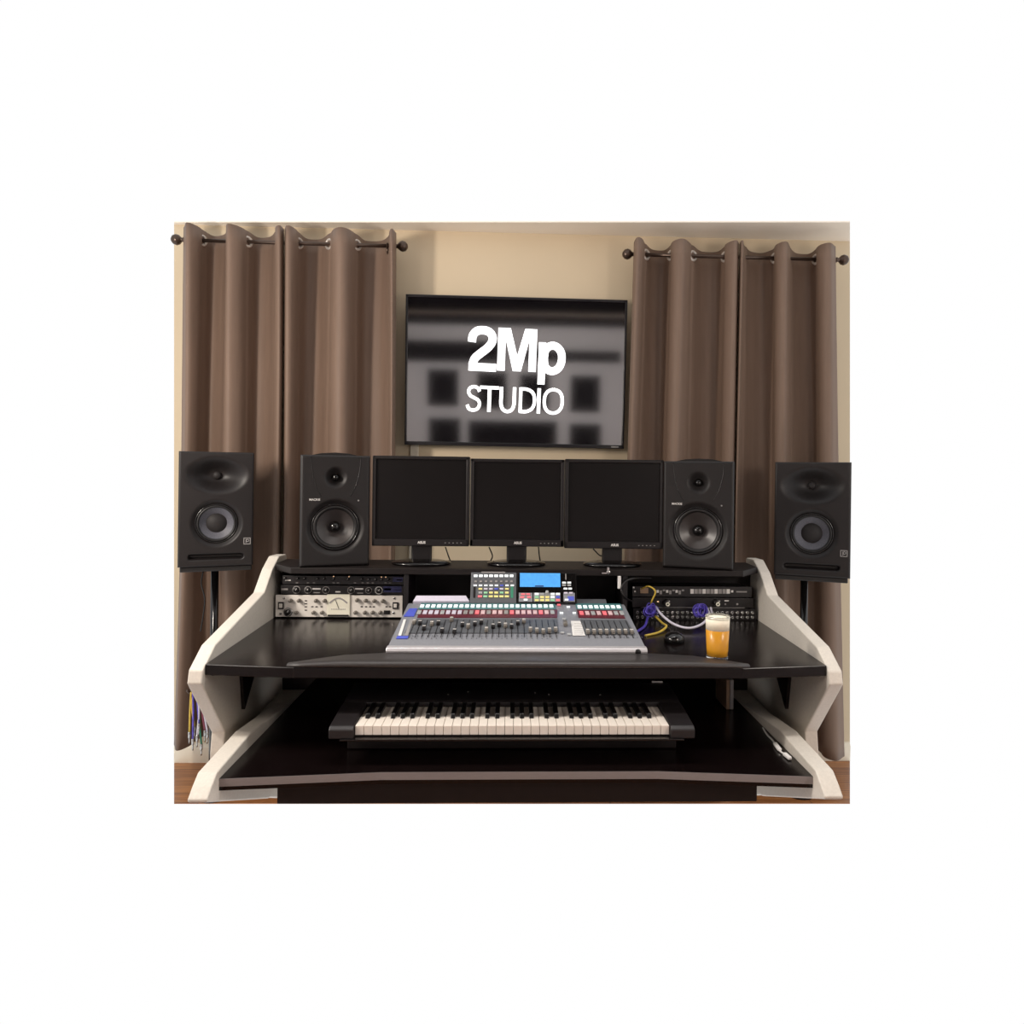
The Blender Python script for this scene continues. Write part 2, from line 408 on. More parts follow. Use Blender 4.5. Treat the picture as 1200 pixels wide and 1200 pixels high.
# large 2Mp
def l2(m):
    ribs(m, [(551.5, 402), (552.5, 394.5), (557, 389.5), (564, 388.3), (571, 390), (575.3, 395.5), (574.8, 402), (570, 408.5), (562, 415), (555.5, 421), (552.5, 429)], 9.5)
    ribs(m, [(548.3, 430.6), (580.5, 431.6)], 9.2, False)
letter(l2)
def lM(m):
    P = [(581.6, 434.5), (582, 385), (596.4, 385.3), (604.8, 417), (613.3, 385.8), (627.4, 386.2), (627.0, 435.6), (618.2, 435.3), (618.6, 398), (609.6, 435.2), (600, 435), (590.9, 398), (590.6, 434.8)]
    m.prism(tpp(P), 'y', -.0035, -.0005)
letter(lM)
def lp(m):
    ribs(m, [(634.0, 401), (633.6, 450)], 8.4, False)
    pts = [(636.2, 419.5), (637.5, 410.5), (642, 405.6), (648, 404.8), (653.6, 408.5), (656.8, 415), (656.6, 424), (653.2, 431), (647.2, 434.2), (641.5, 433), (637.5, 428.3), (636.2, 419.5)]
    ribs(m, pts, 9.0)
letter(lp)
LW = 3.8
letter(lambda m: ribs(m, [(562, 459.5), (560, 455.5), (555.5, 453.8), (550.8, 455.5), (549.2, 459.8), (551.5, 464.3), (556, 466.8), (560.6, 469.6), (562.3, 474), (560.3, 479), (555.5, 481.2), (550.2, 479.7), (547.8, 475)], LW))
letter(lambda m: (ribs(m, [(562.5, 454.3), (584.5, 455)], LW, False), ribs(m, [(573.7, 455), (573.5, 483)], LW+.4, False)))
letter(lambda m: ribs(m, [(587.5, 453.5), (587.5, 464), (587.4, 473), (589.6, 479.5), (595, 482.2), (600.4, 479.8), (602.7, 473.4), (602.8, 464), (602.9, 453.8)], LW+.3))
letter(lambda m: (ribs(m, [(610.2, 454), (610, 483.2)], LW, False), ribs(m, [(609.5, 455.6), (617, 455.9), (623.5, 459), (626.4, 465), (626.3, 473), (623.3, 479), (617, 482), (609.5, 482)], LW)))
letter(lambda m: ribs(m, [(631.8, 454.5), (631.6, 484)], LW+.3, False))
letter(lambda m: ribs(m, [(648.6, 455.4), (655, 457.8), (658.8, 464), (658.8, 475), (654.8, 481.3), (648.4, 483.3), (642.2, 481), (638.6, 474.5), (638.6, 464), (642.4, 457.8), (648.6, 455.4)], LW))
x, z = tp(722, 522.5)
m = MB(); m.box((TW/2-.045, -.0085, -TH/2+.009), (.036, .0015, .006)); build('maker_mark', m, 'dim', tv)
# wall cover plate and cable trunk below the set
p = at(486, 523, 0); q = at(476, 650, 0)
w = MB(); w.box((p.x, -.006, (p.z+.05+.095)/2), (.042, .012, p.z+.05-.095), .003)
struct('trim_3', w, 'trim')

# ------------------------------------------------------------- studio desk
X0 = .031
ZD, ZS, ZK = .91, 1.106, .671           # desktop, shelf and keyboard deck heights
desk = thing('studio_desk', 'large cream and black studio desk with angled side panels and raised shelf', 'desk', (X0, -.6, 0))
DO = Vector((X0, -.6, 0))
def part(name, m, mm, parent=desk): return build(name, m, mm, parent, DO)
prof_up = [(2.69, 1.125), (2.60, 1.128), (2.52, 1.09), (2.43, 1.02), (1.99, .945), (1.905, .897), (1.895, .862), (2.07, .664), (2.06, .605), (2.06, .478), (3.02, .018), (3.02, 0), (3.15, 0), (3.15, .03), (2.86, .62)]
SPL = .043
def hw(Z): return .8715+SPL*(Z-1.91)      # inner half width at a given depth
for s in (-1, 1):
    m = MB(); m.prism([(YZ(a), b) for a, b in prof_up], 'x', X0+s*.872, X0+s*.912, .004)
    for v in m.bm.verts: v.co.x += s*SPL*(v.co.y-YZ(1.91))
    part('side_panel', m, 'white')
prof_lo = [(2.40, .62), (2.36, .655), (2.28, .678), (2.15, .692), (1.96, .708), (1.73, .692), (1.70, .671), (1.675, .650), (1.675, .643), (2.10, .452), (2.40, .45)]
for s in (-1, 1):
    m = MB(); m.prism([(YZ(a), b) for a, b in prof_lo], 'x', X0+s*.757, X0+s*.805, .004)
    part('lower_side_panel', m, 'white')
    m = MB(); m.prism([(X0+s*.805, YZ(2.08)), (X0+s*hw(2.08), YZ(2.08)), (X0+s*hw(2.65), YZ(2.65)), (X0+s*.805, YZ(2.65))], 'z', .47, .61); part('light_block_spacer', m, 'white')  # spacer lengthened to block light leaking up beside the deck
# desktop: front runs forward to the middle, notched for the arm rest
fy = YZ(1.915); cy = YZ(1.885)
m = MB()
m.prism([(X0-.872, fy), (X0-.62, cy), (X0+.62, cy), (X0+.872, fy), (X0+hw(2.68), YZ(2.68)), (X0-hw(2.68), YZ(2.68))], 'z', ZD-.03, ZD, .002)
part('desktop', m, 'top')
# arm rest bolster: a padded lip with a rounded front, bent like the desktop edge
def bolster():
    m = MB(); b = bmesh.new(); rings = []
    xs = [-.640, -.60, -.50, -.38, -.2, 0, .2, .38, .50, .60, .640]
    for x in xs:
        ax = abs(x)
        back = 1.992 if ax <= .40 else 1.992-((ax-.40)/.24)**1.4*.085
        front = 1.884 if ax <= .62 else 1.884+(ax-.62)*.12
        h = .016 if ax <= .5 else .016-(ax-.5)/.14*.007
        pr = [(front, ZD+.0005), (front-.003, ZD+.004), (front-.002, ZD+h*.7), (front+.004, ZD+h*.95), (front+.010, ZD+h), (front+.016, ZD+h),
              (back-.003, ZD+h*.9), (back, ZD+.006), (back, ZD+.0005)]
        rings.append([b.verts.new((X0+x, YZ(a), z)) for a, z in pr])
    for A, B in zip(rings, rings[1:]):
        n = len(A)
        for j in range(n): b.faces.new((A[j], A[(j+1) % n], B[(j+1) % n], B[j]))
    b.faces.new(rings[0]); b.faces.new(rings[-1][::-1])
    bmesh.ops.recalc_face_normals(b, faces=b.faces[:])
    for f in b.faces: f.smooth = len(f.verts) == 4
    m._add(b); return m
part('arm_rest', bolster(), 'pad')
m = MB(); m.prism([(X0-hw(2.69), YZ(2.69)), (X0-hw(2.545), YZ(2.545)), (X0-.81, YZ(2.445)), (X0+.81, YZ(2.445)), (X0+hw(2.545), YZ(2.545)), (X0+hw(2.69), YZ(2.69))], 'z', ZS-.022, ZS, .002); part('upper_shelf', m, 'blackmdf')
m = MB(); m.box((X0, YZ(2.665), .70), (2*hw(2.66), .02, .80)); part('back_panel', m, 'blackmdf')
# keyboard deck with grey edge banding
kf = [(-.757, 1.74), (-.36, 1.775), (.36, 1.775), (.757, 1.74)]
m = MB(); m.prism([(X0+x, YZ(z)+.001) for x, z in kf]+[(X0+.757, YZ(2.655)), (X0-.757, YZ(2.655))], 'z', ZK-.03, ZK)
part('keyboard_deck', m, 'top')
m = MB(); m.prism([(X0+x, YZ(z)) for x, z in kf]+[(X0+x, YZ(z)+.0012) for x, z in kf[::-1]], 'z', ZK-.020, ZK-.0005)
part('edge_banding', m, 'edge')
m = MB(); m.prism([(X0-.632, YZ(1.80)), (X0+.632, YZ(1.80)), (X0+.632, YZ(1.83)), (X0-.632, YZ(1.83))], 'z', .579, ZK-.03); part('deck_rail', m, 'blackmdf')
for s in (-1, 1):       # dark gusset brackets below the desktop
    x = X0+s*.874
    m = MB(); m.prism([(YZ(2.17), ZD-.03), (YZ(2.39), ZD-.03), (YZ(2.21), .685)], 'x', x, x+s*.014); part('gusset', m, 'blackmdf')
    m = MB(); m.box((X0+s*.855, YZ(1.975), ZD-.036), (.03, .05, .012), .002); part('cleat', m, 'blackmdf')
# rack bay inner cheeks under the shelf
for x, nm in ((at(478, 700, YZ(2.50)).x, 'rack_cheek'), (at(730, 700, YZ(2.50)).x, 'rack_cheek')):
    m = MB(); m.box((x, YZ(2.555), (ZD+ZS-.022)/2), (.018, .20, ZS-.022-ZD), .002); part(nm, m, 'rackblk')
m = MB(); m.box((X0, YZ(2.64), (ZD+ZS-.022)/2), (2*hw(2.64), .015, ZS-.022-ZD)); part('shelf_back', m, 'blackmdf')

# ---------------------------------------------------------- rack equipment
RY = YZ(2.525)
def rack(label, x0, x1, ya, yb, face, depth=.09, cat='rack unit', name='rack_unit', tx=.0):
    """x0,x1,ya,yb pixel extents of the faceplate"""
    A, B = at(x0, ya, RY), at(x1, yb, RY)
    zc_ = (A.z+B.z)/2
    base = Vector(((A.x+B.x)/2, RY, min(A.z, B.z)))
    t = thing(name, label, cat, base)
    m = MB(); m.box(((A.x+B.x)/2, RY+.003, zc_), (B.x-A.x, .006, abs(A.z-B.z)), .001); build('faceplate', m, face, t, base)
    m = MB(); m.box(((A.x+B.x)/2, RY+.006+depth/2, zc_), ((B.x-A.x)*.93, depth, abs(A.z-B.z)*.94)); build('chassis', m, 'rackblk', t, base)
    return t, base
def knob(t, base, px, py, r, mm='knob', h=.014, ring=None):
    p = at(px, py, RY)
    m = MB(); m.cyl((p.x, RY-h/2, p.z), r, h, 'y', 18, .0015); 
    k_ = build('knob', m, mm, t, base)
    m = MB(); m.box((p.x+r*.3, RY-h-.0002, p.z+r*.4), (r*.18, .001, r*.8), rot=Matrix.Rotation(.5, 3, 'Y')); build('pointer', m, 'label' if mm == 'knob' else 'knob', k_, base)
    if ring:
        m = MB(); m.torus((p.x, RY-.001, p.z), r*1.35, r*.16, 'y', 24, 6); build('knob_ring', m, ring, t, base)
def plate(t, base, px, py, w, h, mm, name='marking', d=.001):
    p = at(px, py, RY); m = MB(); m.box((p.x, RY-d/2, p.z), (w, d, h)); return build(name, m, mm, t, base)
PXM = 2.525/800
# left bay, top to bottom
t, b = rack('black rack unit highest in the left bay, right under the shelf, with small knobs', 331, 474, 674.5, 685.5, 'rackblk')
for px in (334, 349, 357, 372, 380, 391, 408, 424, 432, 440, 447, 455): knob(t, b, px, 677.5+(px-331)*.012, .0048, 'knob', .012)
plate(t, b, 337.5, 680, .020, .004, 'label')
for px in (348, 361, 368, 391, 396, 416, 425, 431, 437, 452, 457): plate(t, b, px, 683, .008, .0022, 'dim')
plate(t, b, 466, 679, .036, .018, 'navy', 'badge_panel'); plate(t, b, 468, 679.5, .02, .004, 'label')
for px in (391, 409, 447, 452): plate(t, b, px, 674.8+(px-331)*.012, .004, .003, 'led', 'indicator')
t, b = rack('black rack unit with ringed knobs, directly above the silver unit', 329, 473, 685.8, 696.8, 'rackblk')
for px, r in ((347.5, .0095), (361, .009), (382, .009), (411.5, .009), (432, .008), (444, .0095)):
    knob(t, b, px, 691+(px-329)*.008, r, 'knob', .014, 'dim' if px not in (444,) else 'label')
plate(t, b, 333.5, 690.5, .024, .006, 'dim')
for px in (371, 421): plate(t, b, px, 690, .03, .005, 'label'); 
plate(t, b, 371, 694.5, .024, .003, 'dim'); plate(t, b, 422, 695, .022, .003, 'dim')
plate(t, b, 396, 693.5, .018, .004, 'label')
plate(t, b, 460, 690.5, .066, .022, 'navy', 'badge_panel'); plate(t, b, 454, 690.5, .026, .008, 'dim'); plate(t, b, 466, 691.5, .022, .002, 'label')
t, b = rack('silver rack unit with a cream needle meter, standing lowest in the left bay', 323, 471.5, 697.2, 723.5, 'silver')
V = at(397, 709, RY)
m = MB(); m.box((V.x, RY-.003, V.z), (.083, .006, .079), .0015); vm = build('meter', m, 'vu', t, b)
m = MB(); m.ribbon([(V.x-.032+.064*i/8, V.z+.008+.018*math.sin(PI*i/8)) for i in range(9)], .0055, RY-.0072, RY-.006, 4); build('scale', m, 'dim', vm, b)
m = MB()
for i in range(9): m.box((V.x-.024+i*.006, RY-.0065, V.z-.014), (.004, .001, .0025))
build('scale_print', m, 'dim', vm, b)
m = MB(); m.ribbon([(V.x+.002, V.z-.012), (V.x-.012, V.z+.024)], .0012, RY-.0075, RY-.006, 2, False); build('needle', m, 'knob', vm, b)
m = MB(); m.box((V.x, RY-.0065, V.z-.037), (.075, .003, .006)); build('meter_base', m, 'knob', vm, b)
for px, py in ((341, 703.5), (351, 703.5), (371, 703.7), (381, 703.7), (348, 717.5), (368, 717.5), (378, 717.5), (419, 703), (429, 703.5), (439, 704), (449, 704), (417, 717.5), (428, 717.5), (437, 717.5), (446, 717.5)):
    knob(t, b, px, py, .0068, 'gknob', .014)
knob(t, b, 337.5, 717.2, .011, 'knob', .012, 'chrome')
for px in (358.5,):
    for py in (704, 707.5, 711, 715): plate(t, b, px, py, .009, .0035, 'knob', 'button')
for px in (366, 371, 377, 424, 429, 434, 438, 453, 457): plate(t, b, px, 711, .008, .004, 'knob', 'button')
for px, py, w_, h_ in ((329.5, 709.5, .020, .026), (463.5, 709.5, .020, .024)):
    o = plate(t, b, px, py, w_, h_, 'knob', 'switch', .004); q = at(px, py, RY); m = MB(); m.box((q.x, RY-.005, q.z), (w_*.6, .003, h_*.6), .001); build('rocker', m, 'silver', o, b)
plate(t, b, 453.5, 717.5, .022, .014, 'knob', 'switch', .003)
for px, py in ((333, 701), (462, 701), (461, 718), (329, 719)): p = at(px, py, RY); m = MB(); m.cyl((p.x, RY-.001, p.z), .0042, .003, 'y', 12); build('screw', m, 'chrome', t, b)
# right bay
t, b = rack('black rack unit with pale grey striped labels, uppermost in the right bay', 741, 881, 687, 700, 'rackblk')
for i in range(10): plate(t, b, 767+i*3.7, 693+(i % 3-1)*1.2, .0085, .006+.004*(i % 3), ('dim', 'label', 'dim')[i % 3], 'label_strip')
for i in range(10): plate(t, b, 811+i*4.7, 693, .0125, .017, ('label', 'dim', 'dim')[i % 3], 'label_strip')
plate(t, b, 755, 692, .03, .02, 'paper', 'label_strip'); plate(t, b, 858, 693, .008, .008, 'label'); plate(t, b, 869, 693.5, .04, .005, 'dim')
for px, py in ((741.5, 687.5), (743, 692)): plate(t, b, px+1, py+1, .006, .005, 'label')
t, b = rack('black rack unit with two ivory-marked knobs between label unit and patch bay', 741, 883, 700.3, 712.5, 'rackblk')
for px in (781, 839.5):
    knob(t, b, px, 706, .0135, 'knob', .02); p = at(px, 707, RY); m = MB(); m.torus((p.x, RY-.021, p.z), .0055, .0025, 'y', 16, 6); build('knob_cap', m, 'vu', t, b)
plate(t, b, 851.5, 704, .016, .004, 'label'); plate(t, b, 850, 708, .006, .006, 'dim'); plate(t, b, 771, 705, .006, .004, 'led', 'indicator')
plate(t, b, 864, 708, .007, .006, 'dim'); plate(t, b, 812, 712, .39, .0018, 'dim')
t, b = rack('patch bay with two rows of chrome sockets, lowest in the right bay', 742, 886, 713, 727.5, 'rackblk')
for r_, py in enumerate((717.5, 723)):
    for i in range(24):
        px = 747+i*5.85
        p = at(px, py+(px-742)*.004, RY); m = MB(); m.torus((p.x, RY-.002, p.z), .0042, .0019, 'y', 14, 6); build('socket', m, 'chrome', t, b)

# ---------------------------------------------------------------- speakers
def baffle(w, h, depth, fn, nx, nz, round_=.008):
    """cabinet: grid front face with its own relief + closed sides; origin bottom centre of the front face"""
    m = MB(); bm_ = m.bm; V = []
    for j in range(nz+1):
        z = h*j/nz; row = []
        for i in range(nx+1):
            x = -w/2+w*i/nx
            e = min(x+w/2, w/2-x); ez = min(z, h-z)
            def rr(e): return 0 if e >= round_ else round_-math.sqrt(max(0, round_**2-(round_-e)**2))
            y = max(rr(e), rr(ez))
            row.append(bm_.verts.new((x, y+fn(x, z), z)))
        V.append(row)
    for j in range(nz):
        for i in range(nx):
            f = bm_.faces.new((V[j][i], V[j][i+1], V[j+1][i+1], V[j+1][i])); f.smooth = True
    rim = V[0][:]+[V[j][nx] for j in range(1, nz+1)]+V[nz][nx-1::-1]+[V[j][0] for j in range(nz-1, 0, -1)]
    bk = [bm_.verts.new((v.co.x*.97, depth, v.co.z*.985+.003)) for v in rim]
    n = len(rim)
    for i in range(n): bm_.faces.new((rim[i], bk[i], bk[(i+1) % n], rim[(i+1) % n]))
    bm_.faces.new(bk)
    bmesh.ops.recalc_face_normals(bm_, faces=bm_.faces[:])
    return m
def sstep(a, b, t):
    t = max(0, min(1, (t-a)/(b-a))); return t*t*(3-2*t)

def desk_speaker(px0, px1, pyt, pyb, yaw, label):
    Y = YZ(2.475)
    A, B = at(px0, pyt, Y), at(px1, pyb, Y)
    W, H = abs(B.x-A.x)*.965, A.z-ZS-.0015
    t = thing('studio_speaker', label, 'speaker', ((A.x+B.x)/2, Y, ZS+.0015), (0, 0, yaw))
    wz, wr = H*.352, W*.335
    tz = H*.80
    def fn(x, z):
        d = 0
        r = math.hypot(x, z-wz); 
        d += .012*(1-sstep(wr*1.02, wr*1.28, r))+.035*(1-sstep(wr*.84, wr*.9, r))
        r2 = math.hypot(x, z-tz); d += .022*(1-sstep(W*.05, W*.17, r2))
        return d
    m = baffle(W, H, .20, fn, 60, 90); build('cabinet', m, 'spk', t)
    # bowed cap on top
    m = MB(); m.prism([(-W*.42, H-.004), (-W*.2, H+.008), (0, H+.011), (W*.2, H+.008), (W*.42, H-.004)], 'y', .04, .19); build('cabinet_top', m, 'spk', t)
    T = Matrix.Translation((0, .012, wz)) @ XF
    m = MB(); m.lathe([(wr*1.04, -.006), (wr*1.05, .003), (wr*1.0, .0065), (wr*.96, .005), (wr*.95, .0), ], T, 56); build('woofer_rim', m, 'gloss', t)
    m = MB(); m.lathe([(wr*.97, .001), (wr*.93, .0055), (wr*.88, .006), (wr*.83, .003), (wr*.80, -.002)], T, 56); build('surround', m, 'rubber', t)
    m = MB(); m.lathe([(wr*.82, -.001), (wr*.55, -.012), (wr*.28, -.026), (0, -.028)], T, 56); build('woofer_cone', m, 'cone', t)
    m = MB(); m.lathe([(wr*.25, -.028), (wr*.25, -.014), (wr*.20, -.003), (wr*.11, .004), (0, .006)], T, 32); build('dust_cap', m, 'gloss', t)
    T2 = Matrix.Translation((0, .022, tz)) @ XF
    m = MB(); m.lathe([(W*.062, -.002), (W*.06, .006), (W*.052, .010), (W*.03, .018), (0, .021)], T2, 28); build('tweeter', m, 'gloss', t)
    # fine curved seams either side of the tweeter
    m = MB()
    for s in (-1, 1):
        m.tube([(s*W*.36, -.0003, H*.985), (s*W*.34, -.0003, H*.86), (s*W*.29, -.0003, H*.73), (s*W*.21, -.0003, H*.63)], .0008, 6)
    build('seam', m, 'gloss', t)
    m = MB(); m.text('MACKIE', .0105, Matrix.Translation((-W*.30, -.0008, H*.60)) @ XF, bold=.0001); build('maker_mark', m, 'label', t)
    m = MB(); m.cyl((W*.33, -.001, H*.592), .0028, .003, 'y', 12); build('power_led', m, 'dim', t)
    return t
desk_speaker(353, 433.5, 533, 664, math.radians(18.5), 'black two-way speaker on the desk shelf left of the three monitors')
desk_speaker(777, 858.5, 540, 670, math.radians(-18.5), 'black two-way speaker on the desk shelf right of the three monitors')

def stand_speaker(px0, px1, pyt, pyb, yaw, lab_s, lab_t, polepx):
    Y = -.56
    A, B = at(px0, pyt, Y), at(px1, pyb, Y)
    W, H = abs(B.x-A.x)*.925, A.z-B.z
    cx = (A.x+B.x)/2; zb = B.z
    t = thing('stand_speaker', lab_s, 'speaker', (cx, Y, zb), (0, 0, yaw))
    hz, wz, wr = H*.795, H*.375, W*.275
    def fn(x, z):
        e = math.hypot(x/(W*.45), (z-hz)/(H*.175))
        d = .060*(1-sstep(.15, 1.0, e))
        r = math.hypot(x, z-wz); d += .014*(1-sstep(wr*1.02, wr*1.3, r))+.03*(1-sstep(wr*.86, wr*.92, r))
        # lower port slot
        q = math.hypot(max(0, abs(x)-W*.33), z-H*.085); d += .03*(1-sstep(H*.014, H*.026, q))
        return d
    m = baffle(W, H, .24, fn, 70, 110, .006); build('cabinet', m, 'spk2', t)
    T = Matrix.Translation((0, .014, wz)) @ XF
    m = MB(); m.lathe([(wr*1.06, -.006), (wr*1.07, .002), (wr*1.02, .006), (wr*.97, .004), (wr*.96, 0)], T, 56); build('woofer_rim', m, 'gloss', t)
    m = MB(); m.lathe([(wr*.98, 0), (wr*.94, .006), (wr*.88, .006), (wr*.84, -.001)], T, 56); build('surround', m, 'rubber', t)
    m = MB(); m.lathe([(wr*.86, -.001), (wr*.62, -.014), (wr*.5, -.02)], T, 56); build('woofer_cone', m, 'kevlar', t)
    m = MB(); m.lathe([(wr*.52, -.020), (wr*.40, -.012), (wr*.2, -.006), (0, -.004)], T, 40); build('dust_cap', m, 'cap', t)
    T2 = Matrix.Translation((0, .058, hz)) @ XF
    m = MB(); m.lathe([(.017, -.004), (.017, .004), (.012, .010), (0, .013)], T2, 24); build('tweeter', m, 'cap', t)
    # small square maker badge: outlined square with a bowl inside
    bx, bz_ = W*.415, H*.215
    m = MB(); s_ = .0125
    for q in (((bx-s_, bz_), (.003, .0016, 2*s_)), ((bx+s_, bz_), (.003, .0016, 2*s_)), ((bx, bz_-s_), (2*s_+.003, .0016, .003)), ((bx, bz_+s_), (2*s_+.003, .0016, .003))):
        m.box((q[0][0], -.0006, q[0][1]), q[1])
    m.box((bx-.004, -.0006, bz_), (.003, .0016, .016)); m.torus((bx+.002, -.0008, bz_+.002), .005, .0014, 'y', 16, 6)
    build('maker_badge', m, 'dim', t)
    # stand
    pp = at(polepx, 760, -.44).x
    yb = -.40
    st = thing('speaker_stand', lab_t, 'speaker stand', (pp, yb, 0))
    so = Vector((pp, yb, 0))
    m = MB(); m.box((cx-math.sin(yaw)*.12, Y+.115, zb-.012), (W*.96, .21, .022), .004, Matrix.Rotation(yaw, 3, 'Z')); build('top_plate', m, 'rubber', st, so)
    m = MB(); m.cyl((pp, yb, (zb-.022)/2+.008), .016, zb-.022-.016, 'z', 20); build('pole', m, 'gloss', st, so)
    m = MB(); m.lathe([(0, 0), (.062, 0), (.062, .010), (.03, .018), (.02, .04), (.018, .06), (0, .06)], Matrix.Translation((pp, yb+.03, 0)), 28); build('base', m, 'rubber', st, so)
    return zb
stand_speaker(210.5, 297, 529, 664, math.radians(22), 'black speaker with wide horn and woven cone, on a stand left of the desk', 'black pole stand carrying the speaker left of the desk', 246)
stand_speaker(908, 995, 541, 676, math.radians(-23), 'black speaker with wide horn and woven cone, on a stand right of the desk', 'black pole stand carrying the speaker right of the desk', 946)

# ---------------------------------------------------------------- monitors
def monitor(px0, px1, pyt, pyb, yaw, label):
    Y = YZ(2.53)
    A, B = at(px0, pyt, Y), at(px1, pyb, Y)
    W, H = B.x-A.x, A.z-B.z
    zb = (B.z + at(px0, pyb, Y).z)/2 - ZS
    t = thing('computer_monitor', label, 'monitor', ((A.x+B.x)/2, Y, ZS), (0, 0, yaw))
    zt = (A.z + at(px1, pyt, Y).z)/2 - ZS; H = zt-zb; zm = (zt+zb)/2
    m = MB(); m.box((0, .026, zm), (W, .036, H), .004); m.box((0, .052, zm), (W*.72, .03, H*.7), .01); build('casing', m, 'plastic', t)
    bw = .013; lb = .026
    m = MB(); m.box((0, .004, zt-bw/2), (W, .012, bw), .003); m.box((0, .004, zb+lb/2), (W, .012, lb), .003)
    m.box((-W/2+bw/2, .004, zm), (bw, .012, H), .003); m.box((W/2-bw/2, .004, zm), (bw, .012, H), .003); build('bezel', m, 'plastic', t)
    m = MB(); m.box((0, .007, zm+(lb-bw)/2), (W-2*bw+.002, .002, H-bw-lb+.002)); build('screen', m, 'screen', t)
    m = MB(); m.text('ASUS', .0125, Matrix.Translation((.004, -.0024, zb+lb*.52)) @ XF, bold=.0004); build('maker_mark', m, 'label', t)
    for i in range(5):
        m = MB(); m.box((W*.255+i*.0145, -.0025, zb+lb*.5), (.0045, .002, .0022)); build('button', m, 'dim', t)
    m = MB(); m.box((0, .045, zb/2+.03), (.075, .026, zb+.05), .006); build('neck', m, 'plastic', t)
    m = MB(); m.lathe([(0, .001), (.100, .001), (.105, .004), (.104, .009), (.08, .015), (.03, .02), (0, .02)], Matrix.Translation((0, .035, 0)), 40, sx=1.05, sy=.72); build('base', m, 'gloss', t)
monitor(437, 549.5, 534.5, 640, math.radians(1.0), 'black flat monitor on the shelf beside the left desk speaker')
monitor(551.5, 660.5, 538, 640.5, 0, 'black flat monitor in the middle of the shelf, below the television')
monitor(662.5, 776.5, 538.5, 643, math.radians(-1.0), 'black flat monitor on the shelf beside the right desk speaker')
# monitor leads dropping behind the shelf
for pts, lab in (([(522, 641), (525, 650), (527.5, 662)], 'black lead hanging between the left monitor stand and the middle monitor'),
                 ([(573, 641), (577, 651), (575, 662)], 'black lead beside the left edge of the middle monitor stand'),
                 ([(631, 641), (632, 651), (633, 663)], 'black lead hanging between the middle and right monitor stands'),
                 ([(695, 643), (703, 651), (708, 650)], 'black lead curving behind the right monitor stand, on its left side')):
    P = [at(x, y, YZ(2.655)) for x, y in pts]
    P = [Vector((p.x, YZ(2.655), p.z)) for p in P]
    P = P if P[-1].z > ZS+.012 else P[:-1]+[Vector((P[-1].x, YZ(2.655), ZS+.003))]
    solo('monitor_lead', MB().tube(P, .0025, 8), 'cblk', lab, 'cable', P[-1].copy())

# ----------------------------------------------------------- mixing console
fl_, fr_ = at(453.5, 758, YZ(1.995)), at(757.5, 760.5, YZ(1.995))
FZ = (fl_.z+fr_.z)/2
P0 = Vector((0, YZ(1.995), FZ))
rear = at(600, 708.5, YZ(2.385)); P1 = Vector((0, YZ(2.385), rear.z))
sl = (P1-P0); LEN = sl.length; sd = sl.normalized(); NRM = Vector((1, 0, 0)).cross(sd).normalized()
if NRM.z < 0: NRM = -NRM
SR = Matrix((Vector((1, 0, 0)), sd, NRM)).transposed()
mx0, mx1 = fl_.x, fr_.x
MC = (mx0+mx1)/2; MWd = mx1-mx0
mixer = thing('mixing_console', 'wide grey digital mixing console with rows of faders in the middle of the desk', 'mixer', (MC, YZ(2.18), ZD))
MO = Vector((MC, YZ(2.18), ZD))
def mpart(name, m, mm, parent=None): return build(name, m, mm, parent or mixer, MO)
y0, y1 = P0.y, P1.y
m = MB(); m.prism([(y0, FZ-.018), (y0+.012, ZD+.006), (y1+.02, ZD+.006), (y1+.02, P1.z-.001), (y1, P1.z-.001), (y0, FZ-.002)], 'x', mx0, mx1, .0015); mpart('chassis', m, 'mix')
m = MB(); m.prism([(y0-.006, FZ-.019), (y0-.010, FZ-.008), (y0-.004, FZ+.0005), (y0+.016, FZ+.0025), (y0+.016, FZ-.019)], 'x', mx0-.002, mx1+.002, .002); mpart('front_lip', m, 'mixlt')
p = onp(748, 761, Vector((0, y0-.011, 0)), Vector((0, 1, 0)))
m = MB(); m.cyl((p.x, y0-.0075, FZ-.009), .0085, .006, 'y', 20, .001); mpart('headphone_socket', m, 'knob')
for s_x in (mx0+.05, mx1-.05):
    for yy in (y0+.04, y1-.02):
        m = MB(); m.cyl((s_x, yy, ZD+.003), .012, .006, 'z', 16); mpart('foot', m, 'rubber')
def sp(px, py, h=0):
    return onp(px, py, P0, NRM) + NRM*h
def sbox(m, px, py, w, l, h, bev=0, lift=0):
    p = sp(px, py); m.box(p+NRM*(h/2+lift), (w, l, h), bev, SR); return m
MPX = 2.19/800
# dark strips behind the lit rows and fader field
def quad(pts, h):
    m = MB(); vs = [m.bm.verts.new(sp(x, y, h)) for x, y in pts]; vb = [m.bm.verts.new(sp(x, y, 0)) for x, y in pts]
    m.bm.faces.new(vs)
    n = len(vs)
    for i in range(n): m.bm.faces.new((vs[i], vb[i], vb[(i+1) % n], vs[(i+1) % n]))
    bmesh.ops.recalc_face_normals(m.bm, faces=m.bm.faces[:]); return m
mpart('display_strip', quad([(489, 724), (492, 714.5), (653, 714.5), (653, 724)], .001), 'maroon')
mpart('display_strip', quad([(678, 724), (676, 714.5), (727, 715.5), (733, 725)], .001), 'maroon')
mpart('channel_strip', quad([(474, 742), (483, 725.5), (653, 725.5), (655, 742)], .0008), 'mixdk')
mpart('channel_strip', quad([(686, 743), (680, 726), (734, 726.5), (744, 743)], .0008), 'mixdk')
mpart('channel_lights', quad([(490, 714), (494, 706.8), (650, 706.8), (652, 714)], .0006), 'teal')
mpart('channel_lights', quad([(676, 714.5), (674, 707.3), (727, 707.5), (730, 715)], .0006), 'teal')
mpart('talkback_panel', quad([(473, 722.5), (480, 713.5), (489, 713.5), (485, 722.5)], .002), 'blue')
